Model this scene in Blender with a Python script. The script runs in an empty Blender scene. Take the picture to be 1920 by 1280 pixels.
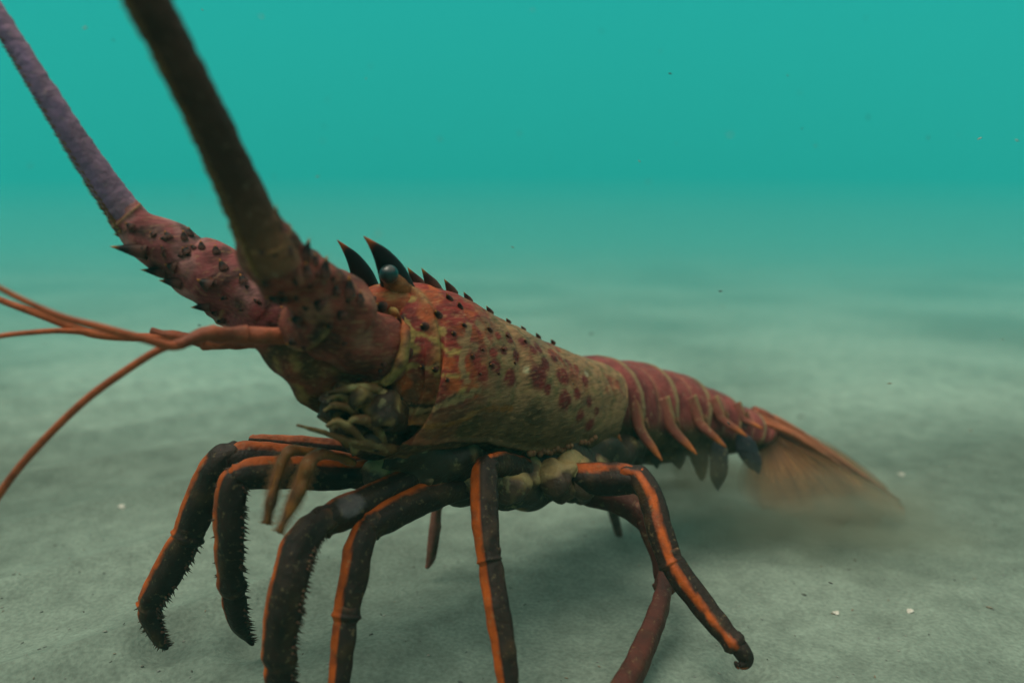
import bpy, bmesh, math, random
from mathutils import Vector, Matrix, noise
from mathutils.bvhtree import BVHTree

# ------------------------------------------------------------------ camera, water light, sun, exposure
# everything below is measured in decimetres and scaled by S to metres when it is linked
S = 0.1
scene = bpy.context.scene
FPX = 1371.0                       # focal length in photo pixels (1920 wide)
CAM_Z = 2.2
PITCH = math.atan(240.0 / FPX)     # looking a little down
cam_d = bpy.data.cameras.new('camera')
cam = bpy.data.objects.new('camera', cam_d)
scene.collection.objects.link(cam)
cam.location = (0, 0, CAM_Z * S)
cam.rotation_euler = (math.pi / 2 - PITCH, 0, 0)
cam_d.sensor_width = 36.0
cam_d.lens = FPX / 1920.0 * 36.0
cam_d.clip_start = 0.005
cam_d.clip_end = 200.0
cam_d.dof.use_dof = True
cam_d.dof.focus_distance = 0.37
cam_d.dof.aperture_fstop = 3.8
scene.camera = cam

world = bpy.data.worlds.new('World')
scene.world = world
world.use_nodes = True
wn, wl = world.node_tree.nodes, world.node_tree.links
wn.clear()
w_out = wn.new('ShaderNodeOutputWorld')
w_bg = wn.new('ShaderNodeBackground')
w_tc = wn.new('ShaderNodeTexCoord')
w_sep = wn.new('ShaderNodeSeparateXYZ')
w_ramp = wn.new('ShaderNodeValToRGB')
wl.new(w_tc.outputs['Generated'], w_sep.inputs[0])
w_map = wn.new('ShaderNodeMapRange')
w_map.inputs['From Min'].default_value = -0.2
w_map.inputs['From Max'].default_value = 1.0
wl.new(w_sep.outputs['Z'], w_map.inputs['Value'])
wl.new(w_map.outputs[0], w_ramp.inputs[0])
wl.new(w_ramp.outputs[0], w_bg.inputs['Color'])
wl.new(w_bg.outputs[0], w_out.inputs['Surface'])
def world_stops(stops):
    cr = w_ramp.color_ramp
    while len(cr.elements) > 1:
        cr.elements.remove(cr.elements[-1])
    for i, (z, c) in enumerate(stops):
        pos = (z + 0.2) / 1.2
        e = cr.elements[0] if i == 0 else cr.elements.new(pos)
        e.position = pos
        e.color = (*c, 1)
world_stops([(-0.2, (0.16, 0.26, 0.20)), (0.0, (0.09, 0.38, 0.29)), (0.05, (0.035, 0.335, 0.275)), (0.13, (0.006, 0.315, 0.30)),
             (0.30, (0.002, 0.29, 0.39)), (0.42, (0.10, 0.40, 0.42)), (0.6, (1.2, 1.15, 1.0)), (1.0, (2.1, 1.9, 1.6))])
w_bg.inputs['Strength'].default_value = 1.0

sun_d = bpy.data.lights.new('sun', 'SUN')
sun_d.energy = 3.0
sun_d.angle = math.radians(35)
sun_d.color = (1.0, 0.90, 0.74)
sun = bpy.data.objects.new('sun', sun_d)
scene.collection.objects.link(sun)
sun_from = Vector((-0.35, -0.12, 1.0)).normalized()
sun.rotation_euler = sun_from.to_track_quat('Z', 'Y').to_euler()
sun.location = (0, 0, 3)

scene.view_settings.view_transform = 'Standard'
scene.view_settings.look = 'None'
scene.view_settings.exposure = -0.4
scene.view_settings.gamma = 1.0
scene.view_settings.use_curve_mapping = False
scene.cycles.use_denoising = True
scene.cycles.max_bounces = 6
scene.cycles.volume_bounces = 1
scene.cycles.transparent_max_bounces = 16

# ------------------------------------------------------------------ helpers
random.seed(7)
CAM = Vector((0, 0, CAM_Z))
FWD = Vector((0, math.cos(PITCH), -math.sin(PITCH)))
UP = Vector((0, math.sin(PITCH), math.cos(PITCH)))
RT = Vector((1, 0, 0))

def P(px, py, d):
    """photo measurement + distance -> point in decimetres"""
    return CAM + (RT * ((px - 960) / FPX) - UP * ((py - 640) / FPX) + FWD) * d
def ray(px, py):
    return (RT * ((px - 960) / FPX) - UP * ((py - 640) / FPX) + FWD).normalized()
def R(pxr, d):
    return pxr / FPX * d
def on_ground(px, py, z=0.0):
    r = ray(px, py)
    return CAM + r * ((z - CAM_Z) / r.z)

BASE = Vector((0.0, 4.3, 0.0))      # foot point of the animal

def catmull(pts, n):
    out = []
    m = len(pts)
    for i in range(m - 1):
        p0 = pts[max(i - 1, 0)]; p1 = pts[i]; p2 = pts[i + 1]; p3 = pts[min(i + 2, m - 1)]
        for k in range(n):
            t = k / n
            t2, t3 = t * t, t * t * t
            out.append(tuple(0.5 * ((2 * b) + (-a + c) * t + (2 * a - 5 * b + 4 * c - d) * t2 + (-a + 3 * b - 3 * c + d) * t3)
                             for a, b, c, d in zip(p0, p1, p2, p3)))
    out.append(tuple(pts[-1]))
    return out

def mixc(a, b, t):
    t = max(0.0, min(1.0, t))
    return tuple(x + (y - x) * t for x, y in zip(a, b))
def sstep(a, b, x):
    t = max(0.0, min(1.0, (x - a) / (b - a)))
    return t * t * (3 - 2 * t)

class Mesh:
    def __init__(self):
        self.v, self.f, self.c = [], [], []
    def tube(self, pts, seg=16, sub=6, flat=1.0, side=None, col=(0.1, 0.1, 0.1), rough=0.0, nscale=6.0, cap=True, profile=None, dome=False):
        """pts: (Vector, radius); flat: thickness ratio across `side` x direction"""
        raw = catmull([(p.x, p.y, p.z, r) for p, r in pts], sub)
        if dome:
            e = Vector(raw[-1][:3]); t_ = (e - Vector(raw[-2][:3])).normalized(); r_ = raw[-1][3]
            raw += [(*(e + t_ * r_ * 0.22), r_ * 0.93), (*(e + t_ * r_ * 0.38), r_ * 0.75), (*(e + t_ * r_ * 0.46), r_ * 0.5), (*(e + t_ * r_ * 0.5), r_ * 0.2)]
        P3 = [Vector(q[:3]) for q in raw]
        RR = [max(q[3], 0.0008) for q in raw]
        n = len(P3)
        base = len(self.v)
        T0 = None
        ref = side.copy() if side is not None else Vector((0.3, -1, 0.2))
        for i in range(n):
            t = (P3[min(i + 1, n - 1)] - P3[max(i - 1, 0)])
            t = t.normalized() if t.length > 1e-9 else T0
            T0 = t
            a = (ref - t * ref.dot(t))
            if a.length < 1e-4:
                a = t.orthogonal()
            a.normalize()
            if side is None:
                ref = a
            b = t.cross(a)
            u = i / (n - 1)
            for k in range(seg):
                th = 2 * math.pi * k / seg
                rr = RR[i] * (profile(u, th) if profile else 1.0)
                nr = a * math.cos(th) + b * math.sin(th)
                p = P3[i] + a * (math.cos(th) * rr) + b * (math.sin(th) * rr * flat)
                if rough:
                    p += nr * rough * noise.noise(p * nscale)
                self.v.append(p)
                self.c.append(col(u, th, p, nr) if callable(col) else col)
        for i in range(n - 1):
            for k in range(seg):
                k2 = (k + 1) % seg
                self.f.append((base + i * seg + k, base + i * seg + k2, base + (i + 1) * seg + k2, base + (i + 1) * seg + k))
        if cap:
            for i in (0, n - 1):
                ci = len(self.v)
                self.v.append(P3[i].copy())
                self.c.append(self.c[base + i * seg])
                for k in range(seg):
                    k2 = (k + 1) % seg
                    self.f.append((ci, base + i * seg + k2, base + i * seg + k) if i == 0 else (ci, base + i * seg + k, base + i * seg + k2))
        return self
    def ball(self, c, r, col, sx=1, sy=1, sz=1, seg=18):
        pts = []
        base = len(self.v)
        rings = seg // 2
        for i in range(rings + 1):
            ph = math.pi * i / rings
            for k in range(seg):
                th = 2 * math.pi * k / seg
                d = Vector((math.sin(ph) * math.cos(th) * sx, math.sin(ph) * math.sin(th) * sy, math.cos(ph) * sz))
                p = c + d * r
                self.v.append(p)
                self.c.append(col(ph / math.pi, th, p, d) if callable(col) else col)
        for i in range(rings):
            for k in range(seg):
                k2 = (k + 1) % seg
                self.f.append((base + i * seg + k, base + (i + 1) * seg + k, base + (i + 1) * seg + k2, base + i * seg + k2))
        return self
    def spine(self, root, dirv, length, r, col_base=(0.012, 0.010, 0.010), col_tip=(0.55, 0.20, 0.03), bend=None, sink=0.25):
        d = dirv.normalized()
        bend = bend or Vector((0, 0, 0))
        pts = []
        for t, k in ((-sink, 1.12), (0.0, 1.0), (0.3, 0.72), (0.6, 0.42), (0.85, 0.17), (1.0, 0.02)):
            pts.append((root + d * length * t + bend * length * max(t, 0) ** 2, r * k))
        def c(u, th, p, n):
            tint = tuple(min(0.5, q * 1.0 + e) for q, e in zip(col_base, (0.085, 0.028, 0.018)))
            return mixc(mixc(tint, col_base, sstep(0.12, 0.45, u)), col_tip, sstep(0.62, 0.88, u))
        self.tube(pts, seg=10, sub=2, col=c, cap=False)
        return self
    def build(self, name, mat, parent=None, origin=None, smooth=True):
        me = bpy.data.meshes.new(name)
        o0 = BASE if origin is None else origin
        me.from_pydata([tuple((p - o0) * S) for p in self.v], [], self.f)
        ca = me.color_attributes.new('Col', 'FLOAT_COLOR', 'POINT')
        flat = []
        for c in self.c:
            flat += [c[0], c[1], c[2], c[3] if len(c) > 3 else 1.0]
        ca.data.foreach_set('color', flat)
        bm = bmesh.new(); bm.from_mesh(me)
        bmesh.ops.recalc_face_normals(bm, faces=bm.faces)
        bm.to_mesh(me); bm.free()
        if smooth:
            me.polygons.foreach_set('use_smooth', [True] * len(me.polygons))
        me.materials.append(mat)
        o = bpy.data.objects.new(name, me)
        scene.collection.objects.link(o)
        if parent is not None:
            o.parent = parent
        else:
            o.location = o0 * S
        return o

PIG = 0.72
def make_mat(name, rough=0.5, spec=0.35, n1=60.0, amt=0.35, fleck=None, fleck_amt=0.0, bump=0.3, bscale=350.0, streak=(1, 1, 1), sub=0.0, alpha=None, coat=0.0, rotz=0.0, flo=0.60, fhi=0.72, pits=0.0):
    """pigment from the mesh, broken up by mottling, small flecks and grain"""
    m = bpy.data.materials.new(name)
    m.use_nodes = True
    nt = m.node_tree
    N, L = nt.nodes, nt.links
    bs = N['Principled BSDF']
    tc = N.new('ShaderNodeTexCoord')
    mp = N.new('ShaderNodeMapping')
    mp.inputs['Scale'].default_value = streak
    vr = N.new('ShaderNodeVectorRotate'); vr.rotation_type = 'Z_AXIS'; vr.inputs['Angle'].default_value = math.radians(rotz)
    L.new(tc.outputs['Object'], vr.inputs['Vector'])
    L.new(vr.outputs[0], mp.inputs[0])
    at = N.new('ShaderNodeAttribute'); at.attribute_name = 'Col'
    nz = N.new('ShaderNodeTexNoise'); nz.inputs['Scale'].default_value = n1; nz.inputs['Detail'].default_value = 6
    nz.inputs['Roughness'].default_value = 0.65
    L.new(mp.outputs[0], nz.inputs['Vector'])
    mr = N.new('ShaderNodeMapRange')
    mr.inputs['From Min'].default_value = 0.3; mr.inputs['From Max'].default_value = 0.7
    mr.inputs['To Min'].default_value = (1 - amt) * PIG; mr.inputs['To Max'].default_value = (1 + amt) * PIG
    L.new(nz.outputs['Fac'], mr.inputs['Value'])
    mul = N.new('ShaderNodeVectorMath'); mul.operation = 'SCALE'
    L.new(at.outputs['Color'], mul.inputs[0]); L.new(mr.outputs[0], mul.inputs['Scale'])
    last = mul.outputs[0]
    if pits:
        n3 = N.new('ShaderNodeTexNoise'); n3.inputs['Scale'].default_value = bscale * 0.55; n3.inputs['Detail'].default_value = 4
        L.new(mp.outputs[0], n3.inputs['Vector'])
        r3 = N.new('ShaderNodeMapRange'); r3.inputs['From Min'].default_value = 0.36; r3.inputs['From Max'].default_value = 0.52
        r3.inputs['To Min'].default_value = 1 - pits; r3.inputs['To Max'].default_value = 1.08
        L.new(n3.outputs['Fac'], r3.inputs['Value'])
        m3 = N.new('ShaderNodeVectorMath'); m3.operation = 'SCALE'
        L.new(last, m3.inputs[0]); L.new(r3.outputs[0], m3.inputs['Scale']); last = m3.outputs[0]
    if fleck:
        n2 = N.new('ShaderNodeTexNoise'); n2.inputs['Scale'].default_value = bscale * 0.8; n2.inputs['Detail'].default_value = 3
        L.new(mp.outputs[0], n2.inputs['Vector'])
        r2 = N.new('ShaderNodeMapRange'); r2.inputs['From Min'].default_value = flo; r2.inputs['From Max'].default_value = fhi
        r2.inputs['To Max'].default_value = fleck_amt
        L.new(n2.outputs['Fac'], r2.inputs['Value'])
        mx = N.new('ShaderNodeMix'); mx.data_type = 'RGBA'
        L.new(r2.outputs[0], mx.inputs[0]); L.new(last, mx.inputs[6]); mx.inputs[7].default_value = (*fleck, 1)
        last = mx.outputs[2]
    L.new(last, bs.inputs['Base Color'])
    bn = N.new('ShaderNodeTexNoise'); bn.inputs['Scale'].default_value = bscale; bn.inputs['Detail'].default_value = 5
    L.new(mp.outputs[0], bn.inputs['Vector'])
    bp = N.new('ShaderNodeBump'); bp.inputs['Strength'].default_value = bump; bp.inputs['Distance'].default_value = 0.002
    L.new(bn.outputs['Fac'], bp.inputs['Height']); L.new(bp.outputs[0], bs.inputs['Normal'])
    rr = N.new('ShaderNodeMapRange'); rr.inputs['To Min'].default_value = rough - 0.12; rr.inputs['To Max'].default_value = rough + 0.12
    L.new(nz.outputs['Fac'], rr.inputs['Value']); L.new(rr.outputs[0], bs.inputs['Roughness'])
    bs.inputs['Specular IOR Level'].default_value = spec
    bs.inputs['Subsurface Weight'].default_value = sub
    if sub:
        bs.inputs['Subsurface Scale'].default_value = 0.004
    bs.inputs['Coat Weight'].default_value = coat
    if alpha is not None:
        L.new(at.outputs['Alpha'], bs.inputs['Alpha'])
    return m

M_SHELL = make_mat('shell', rough=0.6, spec=0.18, n1=90, amt=0.45, fleck=(0.32, 0.18, 0.08), fleck_amt=0.30, bump=0.35, bscale=760, streak=(0.30, 1, 1), rotz=-50, flo=0.55, fhi=0.68, pits=0.30)
M_TAIL = make_mat('tail_shell', rough=0.55, spec=0.18, n1=70, amt=0.35, fleck=(0.36, 0.25, 0.13), fleck_amt=0.3, bump=0.3, bscale=420)
M_LEG = make_mat('leg_shell', rough=0.55, spec=0.2, n1=110, amt=0.4, fleck=(0.20, 0.15, 0.07), fleck_amt=0.35, bump=0.3, bscale=500)
M_ANT = make_mat('antenna_shell', rough=0.7, spec=0.15, n1=80, amt=0.3, fleck=(0.25, 0.18, 0.12), fleck_amt=0.25, bump=0.5, bscale=500)
M_SPINE = make_mat('spine_shell', rough=0.5, spec=0.1, n1=150, amt=0.3, bump=0.1, bscale=600)
M_SOFT = make_mat('soft_tissue', rough=0.6, n1=60, amt=0.5, fleck=(0.35, 0.30, 0.13), fleck_amt=0.4, bump=0.6, bscale=260)
M_FAN = make_mat('fan_membrane', rough=0.6, n1=40, amt=0.4, fleck=(0.30, 0.20, 0.10), fleck_amt=0.3, bump=0.3, bscale=300, alpha=0.85)
M_EYE = make_mat('eye_surface', rough=0.32, spec=0.5, n1=30, amt=0.1, bump=0.0, coat=0.15)

# ------------------------------------------------------------------ sand bed
def fbm(x, y, s, o=3):
    v, a = 0.0, 1.0
    for k in range(o):
        v += a * noise.noise(Vector((x * s, y * s, 7.3 + k * 3.1)))
        s *= 2.1; a *= 0.5
    return v
def sand_z(x, y):
    fade = 1.0 / (1.0 + (max(y, 0) / 22.0) ** 2)
    w = (y - 0.85 * x) / 1.31 + 0.35 * fbm(x, y, 0.22, 2)
    rip = 0.17 * ((1 - abs(math.sin(w * 3.1))) ** 1.3 - 0.4) * (0.22 + 0.78 * sstep(0.0, -1.8, x) + 0.35 * sstep(1.8, 3.5, x)) * (0.6 + 0.6 * fbm(x + 9, y, 0.3, 2))
    z = rip * fade + 0.075 * fbm(x, y, 0.22, 3) + 0.012 * fbm(x, y, 1.8, 3) * fade
    z += 0.2 * fbm(x + 40, y, 0.018, 2) * sstep(14, 60, y)
    for fx, fy in FEET:
        d2 = (x - fx) ** 2 + (y - fy) ** 2
        if d2 < 0.5:
            r_ = math.sqrt(d2)
            z += -0.05 * math.exp(-(r_ / 0.10) ** 2) + 0.022 * math.exp(-((r_ - 0.19) / 0.06) ** 2)
    return z
FEET = [(q.x, q.y) for q in (on_ground(310, 1214), on_ground(472, 1208), on_ground(1396, 1248))]
def axis(lo, hi, fine_lo, fine_hi, step, grow):
    a = []
    x = fine_lo
    while x <= fine_hi: a.append(x); x += step
    st = step; x = a[-1]
    while x < hi: st *= grow; x += st; a.append(min(x, hi))
    st = step; x = fine_lo
    while x > lo: st *= grow; x -= st; a.insert(0, max(x, lo))
    return a
gx = axis(-200, 200, -4, 4, 0.045, 1.07)
gy = axis(-60, 240, 2.4, 7, 0.045, 1.05)
sm = Mesh()
for y in gy:
    for x in gx:
        sm.v.append(Vector((x, y, sand_z(x, y)))); sm.c.append((0.3, 0.3, 0.25))
nx = len(gx)
for j in range(len(gy) - 1):
    for i in range(nx - 1):
        sm.f.append((j * nx + i, j * nx + i + 1, (j + 1) * nx + i + 1, (j + 1) * nx + i))
m_sand = bpy.data.materials.new('sand')
m_sand.use_nodes = True
N, L = m_sand.node_tree.nodes, m_sand.node_tree.links
bs = N['Principled BSDF']
tc = N.new('ShaderNodeTexCoord')
na = N.new('ShaderNodeTexNoise'); na.inputs['Scale'].default_value = 2.6; na.inputs['Detail'].default_value = 4
nb = N.new('ShaderNodeTexNoise'); nb.inputs['Scale'].default_value = 420; nb.inputs['Detail'].default_value = 3
nc = N.new('ShaderNodeTexNoise'); nc.inputs['Scale'].default_value = 55; nc.inputs['Detail'].default_value = 5
for q in (na, nb, nc): L.new(tc.outputs['Object'], q.inputs['Vector'])
ra = N.new('ShaderNodeValToRGB')
ra.color_ramp.elements[0].position = 0.36; ra.color_ramp.elements[0].color = (0.096, 0.128, 0.104, 1)
ra.color_ramp.elements[1].position = 0.58; ra.color_ramp.elements[1].color = (0.156, 0.202, 0.166, 1)
L.new(na.outputs['Fac'], ra.inputs[0])
rb = N.new('ShaderNodeMapRange'); rb.inputs['From Min'].default_value = 0.3; rb.inputs['From Max'].default_value = 0.7
rb.inputs['To Min'].default_value = 0.82; rb.inputs['To Max'].default_value = 1.18
L.new(nb.outputs['Fac'], rb.inputs['Value'])
rc = N.new('ShaderNodeMapRange'); rc.inputs['From Min'].default_value = 0.3; rc.inputs['From Max'].default_value = 0.7
rc.inputs['To Min'].default_value = 0.82; rc.inputs['To Max'].default_value = 1.18
L.new(nc.outputs['Fac'], rc.inputs['Value'])
mm = N.new('ShaderNodeMath'); mm.operation = 'MULTIPLY'; L.new(rb.outputs[0], mm.inputs[0]); L.new(rc.outputs[0], mm.inputs[1])
sc_ = N.new('ShaderNodeVectorMath'); sc_.operation = 'SCALE'; L.new(ra.outputs[0], sc_.inputs[0]); L.new(mm.outputs[0], sc_.inputs['Scale'])
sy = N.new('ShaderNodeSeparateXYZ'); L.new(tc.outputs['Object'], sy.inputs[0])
wy = N.new('ShaderNodeMath'); wy.operation = 'MULTIPLY_ADD'; wy.inputs[1].default_value = 0.5   # vignette painted in: sand colour brightened farther out, its edge broken by the mottling
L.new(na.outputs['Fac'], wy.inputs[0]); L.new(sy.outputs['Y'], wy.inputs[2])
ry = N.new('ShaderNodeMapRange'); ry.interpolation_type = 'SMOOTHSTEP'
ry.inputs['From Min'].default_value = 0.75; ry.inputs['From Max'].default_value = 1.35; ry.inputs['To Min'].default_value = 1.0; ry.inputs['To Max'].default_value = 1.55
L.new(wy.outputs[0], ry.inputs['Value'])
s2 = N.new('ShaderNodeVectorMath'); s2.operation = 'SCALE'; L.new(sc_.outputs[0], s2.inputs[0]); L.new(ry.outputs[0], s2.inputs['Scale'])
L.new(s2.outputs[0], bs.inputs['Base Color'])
bs.inputs['Roughness'].default_value = 0.95
bs.inputs['Specular IOR Level'].default_value = 0.1
bp = N.new('ShaderNodeBump'); bp.inputs['Strength'].default_value = 0.5; bp.inputs['Distance'].default_value = 0.002
L.new(mm.outputs[0], bp.inputs['Height']); L.new(bp.outputs[0], bs.inputs['Normal'])
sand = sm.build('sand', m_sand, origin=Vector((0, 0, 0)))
sand['kind'] = 'structure'

# ------------------------------------------------------------------ the lobster
lob = bpy.data.objects.new('spiny_lobster', None)
scene.collection.objects.link(lob)
lob.location = BASE * S
lob.empty_display_size = 0.05
lob['label'] = 'reddish brown spiny lobster with long antennae and orange-striped legs walking on the sand'
lob['category'] = 'lobster'

# --- body stations along the back: photo x, y, distance | height | half width
HEAD = Vector((-0.64, -0.77, 0.0)).normalized()          # way the carapace points
NEAR = Vector((0.77, -0.64, 0.0)).normalized()           # its left flank, towards the camera

def body_loft(stations, n_s, n_th, belly=0.5, power=0.85, flank=None, disp=None, colf=None, shear=0.0):
    """stations: (Vector top, height, halfwidth, side Vector) lofted to a closed shell"""
    raw = catmull([(*t, h, w, *s) for t, h, w, s in stations], n_s)
    mesh = Mesh()
    nS = len(raw)
    for i, q in enumerate(raw):
        t = Vector(q[:3]); h, w = q[3], q[4]; s = Vector(q[5:8]).normalized()
        u = i / (nS - 1)
        i0, i1 = max(i - 1, 0), min(i + 1, nS - 1)
        ax = (Vector(raw[i1][:3]) - Vector(raw[i0][:3])).normalized()
        upv = s.cross(ax); 
        if upv.z < 0: upv = -upv
        upv.normalize()
        c = t - upv * h * 0.55
        for k in range(n_th):
            th = 2 * math.pi * k / n_th        # 0 = near flank, pi/2 = back
            cx, sx = math.cos(th), math.sin(th)
            x = math.copysign(abs(cx) ** power, cx) * w
            z = math.copysign(abs(sx) ** (power if sx > 0 else 0.75), sx) * h * (0.55 if sx > 0 else 0.45)
            if sx < 0:
                x *= 1.0 - 0.12 * (-sx)
            nr = (s * cx + upv * sx).normalized()
            p = c + s * x + upv * z
            if shear: p = p + HEAD * shear * (1 - sx) * 0.5 * sstep(0.5, 0.0, u)
            if disp: p = p + nr * disp(u, th, p)
            mesh.v.append(p)
            mesh.c.append(colf(u, th, p, nr) if colf else (0.2, 0.1, 0.05))
    for i in range(nS - 1):
        for k in range(n_th):
            k2 = (k + 1) % n_th
            mesh.f.append((i * n_th + k, i * n_th + k2, (i + 1) * n_th + k2, (i + 1) * n_th + k))
    for i in (0, nS - 1):
        ci = len(mesh.v)
        mesh.v.append(sum((mesh.v[i * n_th + k] for k in range(n_th)), Vector()) / n_th)
        mesh.c.append(mesh.c[i * n_th])
        for k in range(n_th):
            mesh.f.append((ci, i * n_th + k, i * n_th + (k + 1) % n_th))
    return mesh

# pigments
C_OLIVE = (0.068, 0.040, 0.013); C_TAN = (0.25, 0.140, 0.062); C_RED = (0.24, 0.026, 0.017)
C_ORANGE = (0.34, 0.066, 0.014); C_MAROON = (0.13, 0.010, 0.009); C_BLACK = (0.010, 0.009, 0.009)
C_BROWN = (0.080, 0.030, 0.014); C_YEL = (0.34, 0.22, 0.06)

car_st = [
    (P(722, 560, 3.42), 0.60, 0.22, NEAR),
    (P(738, 543, 3.48), 0.72, 0.29, NEAR),
    (P(775, 530, 3.57), 0.80, 0.33, NEAR),
    (P(830, 545, 3.73), 0.82, 0.36, NEAR),
    (P(880, 572, 3.89), 0.80, 0.375, NEAR),
    (P(935, 603, 4.06), 0.76, 0.385, NEAR),
    (P(1000, 636, 4.30), 0.72, 0.385, NEAR),
    (P(1060, 660, 4.53), 0.68, 0.37, NEAR),
    (P(1105, 674, 4.70), 0.63, 0.35, NEAR),
    (P(1122, 690, 4.78), 0.54, 0.31, NEAR),
]
def car_disp(u, th, p):
    d = 0.0
    # cervical groove
    g = math.exp(-((u - 0.46 - 0.05 * math.cos(th)) / 0.018) ** 2)
    d -= 0.022 * g * (0.4 + 0.6 * max(0, math.sin(th) * 0.6 + 0.5))
    # lower margin rim
    a = (th + math.pi) % (2 * math.pi) - math.pi
    for am in (-0.62, -math.pi + 0.62):
        d += 0.018 * math.exp(-((a - am) / 0.05) ** 2)
        d -= 0.02 * math.exp(-((a - am + (0.12 if am > -1 else -0.12)) / 0.06) ** 2)
    # front and rear rims
    d += 0.02 * math.exp(-((u - 0.145) / 0.02) ** 2) + 0.014 * math.exp(-((u - 0.955) / 0.015) ** 2)
    # knobbly back
    up = sstep(-0.2, 0.3, math.sin(th))
    d += 0.007 * up * noise.noise(p * 9.0) + 0.004 * noise.noise(p * 24.0)
    # cheek ridge and swelling
    d += 0.03 * math.exp(-((u - 0.30) / 0.09) ** 2) * math.exp(-((min(abs(a), math.pi - abs(a)) - 0.1) / 0.5) ** 2)
    return d
SPOTS = []      # (centre, radius, colour, weight): filled in below from hits on the flank
def car_col(u, th, p, n):
    s = math.sin(th)
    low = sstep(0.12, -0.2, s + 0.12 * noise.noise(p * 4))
    nb = noise.noise(p * 7.0 + Vector((3, 1, 5)))
    nf = noise.noise(p * 19.0)
    back = mixc(mixc(C_TAN, (0.16, 0.11, 0.04), sstep(-0.1, 0.5, nf)), C_RED, 0.8 * sstep(0.12, 0.5, nb + 0.5 * nf) * sstep(0.3, 0.9, s + 0.2))
    front = mixc(mixc(C_RED, C_MAROON, 0.3), C_ORANGE, 0.8 * sstep(0.05, 0.35, nb + 0.5 * nf))
    c = mixc(front, back, sstep(0.30, 0.46, u + 0.08 * nf))
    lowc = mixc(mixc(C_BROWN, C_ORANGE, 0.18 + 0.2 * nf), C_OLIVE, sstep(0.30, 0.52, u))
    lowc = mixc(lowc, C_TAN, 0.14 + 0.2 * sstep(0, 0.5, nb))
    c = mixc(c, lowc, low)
    # pale groove, rims
    c = mixc(c, C_TAN, 0.7 * math.exp(-((u - 0.47 - 0.05 * math.cos(th)) / 0.02) ** 2) * sstep(-0.3, 0.3, s))
    c = mixc(c, C_YEL, 0.55 * math.exp(-((u - 0.15) / 0.025) ** 2))
    c = mixc(c, C_TAN, 0.6 * sstep(0.94, 0.97, u))
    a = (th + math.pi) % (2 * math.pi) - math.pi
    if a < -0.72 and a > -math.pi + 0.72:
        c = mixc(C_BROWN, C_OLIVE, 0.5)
    return c
car = body_loft(car_st, 26, 220, disp=car_disp, colf=car_col, shear=0.46)
car_bvh = BVHTree.FromPolygons([tuple(v) for v in car.v], car.f)

CEN = P(935, 603, 4.06)
def mirror_pt(p):
    d = (p - CEN).dot(NEAR)
    return p - NEAR * (2 * d)
def mirror_v(v):
    return v - NEAR * (2 * v.dot(NEAR))
def hit(bvh, px, py):
    loc, nor, idx, dist = bvh.ray_cast(CAM, ray(px, py))
    if loc is None:
        return None, None
    if nor.dot(ray(px, py)) > 0: nor = -nor
    return loc, nor

# pigment spots measured on the flank, mirrored to the far flank
spot_list = [
    # black spots round the larger spines
    (752, 600, 12, C_BLACK), (795, 611, 9, C_BLACK), (820, 590, 8, C_BLACK), (758, 660, 14, C_BLACK), (716, 575, 12, C_BLACK), (793, 687, 6, C_BLACK), (815, 692, 7, C_BLACK),
    (918, 618, 7, C_BLACK), (886, 668, 7, C_BLACK), (922, 684, 7, C_BLACK),
    # maroon ovals on the rear flank
    (1010, 706, 17, C_MAROON), (1060, 750, 14, C_MAROON), (1088, 778, 9, C_MAROON), (1106, 797, 8, C_MAROON), (958, 708, 12, C_MAROON),
    (930, 684, 10, C_MAROON), (1056, 704, 12, C_MAROON), (1022, 682, 9, C_MAROON), (968, 665, 9, C_MAROON), (1000, 655, 8, C_MAROON),
    (1083, 738, 8, C_MAROON), (1104, 750, 7, C_MAROON), (955, 633, 8, C_MAROON), (982, 641, 8, C_MAROON), (1008, 650, 9, C_MAROON),
    (1040, 672, 7, C_MAROON), (934, 630, 8, C_RED), (1080, 690, 8, C_RED), (905, 700, 16, C_RED), (1118, 772, 6, C_MAROON), (1028, 730, 8, C_MAROON),
    (925, 660, 11, C_RED), (890, 735, 14, C_ORANGE), (1098, 716, 8, C_MAROON), (945, 655, 7, C_MAROON), (1066, 680, 7, C_MAROON),
    # pale flecks
    (987, 692, 7, (0.42, 0.36, 0.2)), (1100, 700, 6, (0.4, 0.34, 0.2)), (945, 690, 5, C_TAN), (1040, 652, 5, C_TAN),
    # front patches
    (745, 575, 14, C_ORANGE), (800, 585, 20, C_ORANGE), (770, 560, 10, C_YEL), (840, 640, 14, C_RED), (800, 640, 16, C_RED), (775, 655, 12, C_YEL),
    (850, 590, 22, C_RED), (760, 720, 16, C_ORANGE), (800, 730, 22, (0.20, 0.055, 0.014)), (850, 720, 16, C_ORANGE), (830, 620, 9, C_YEL), (865, 640, 10, C_TAN),
    (870, 735, 9, C_YEL), (840, 750, 8, C_TAN), (800, 768, 10, (0.03, 0.02, 0.01)), (895, 680, 12, C_RED),
    (900, 610, 13, C_TAN), (890, 650, 12, C_TAN), (1000, 780, 20, C_OLIVE), (880, 800, 30, (0.07, 0.045, 0.015)), (915, 640, 10, C_TAN),
]
for px, py, r, c in spot_list:
    loc, nor = hit(car_bvh, px, py)
    if loc is None: continue
    rr = R(r, (loc - CAM).dot(FWD))
    for q in (loc, mirror_pt(loc)):
        SPOTS.append((q, rr * (1.4 if c == C_MAROON else 1.0), c))
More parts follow.
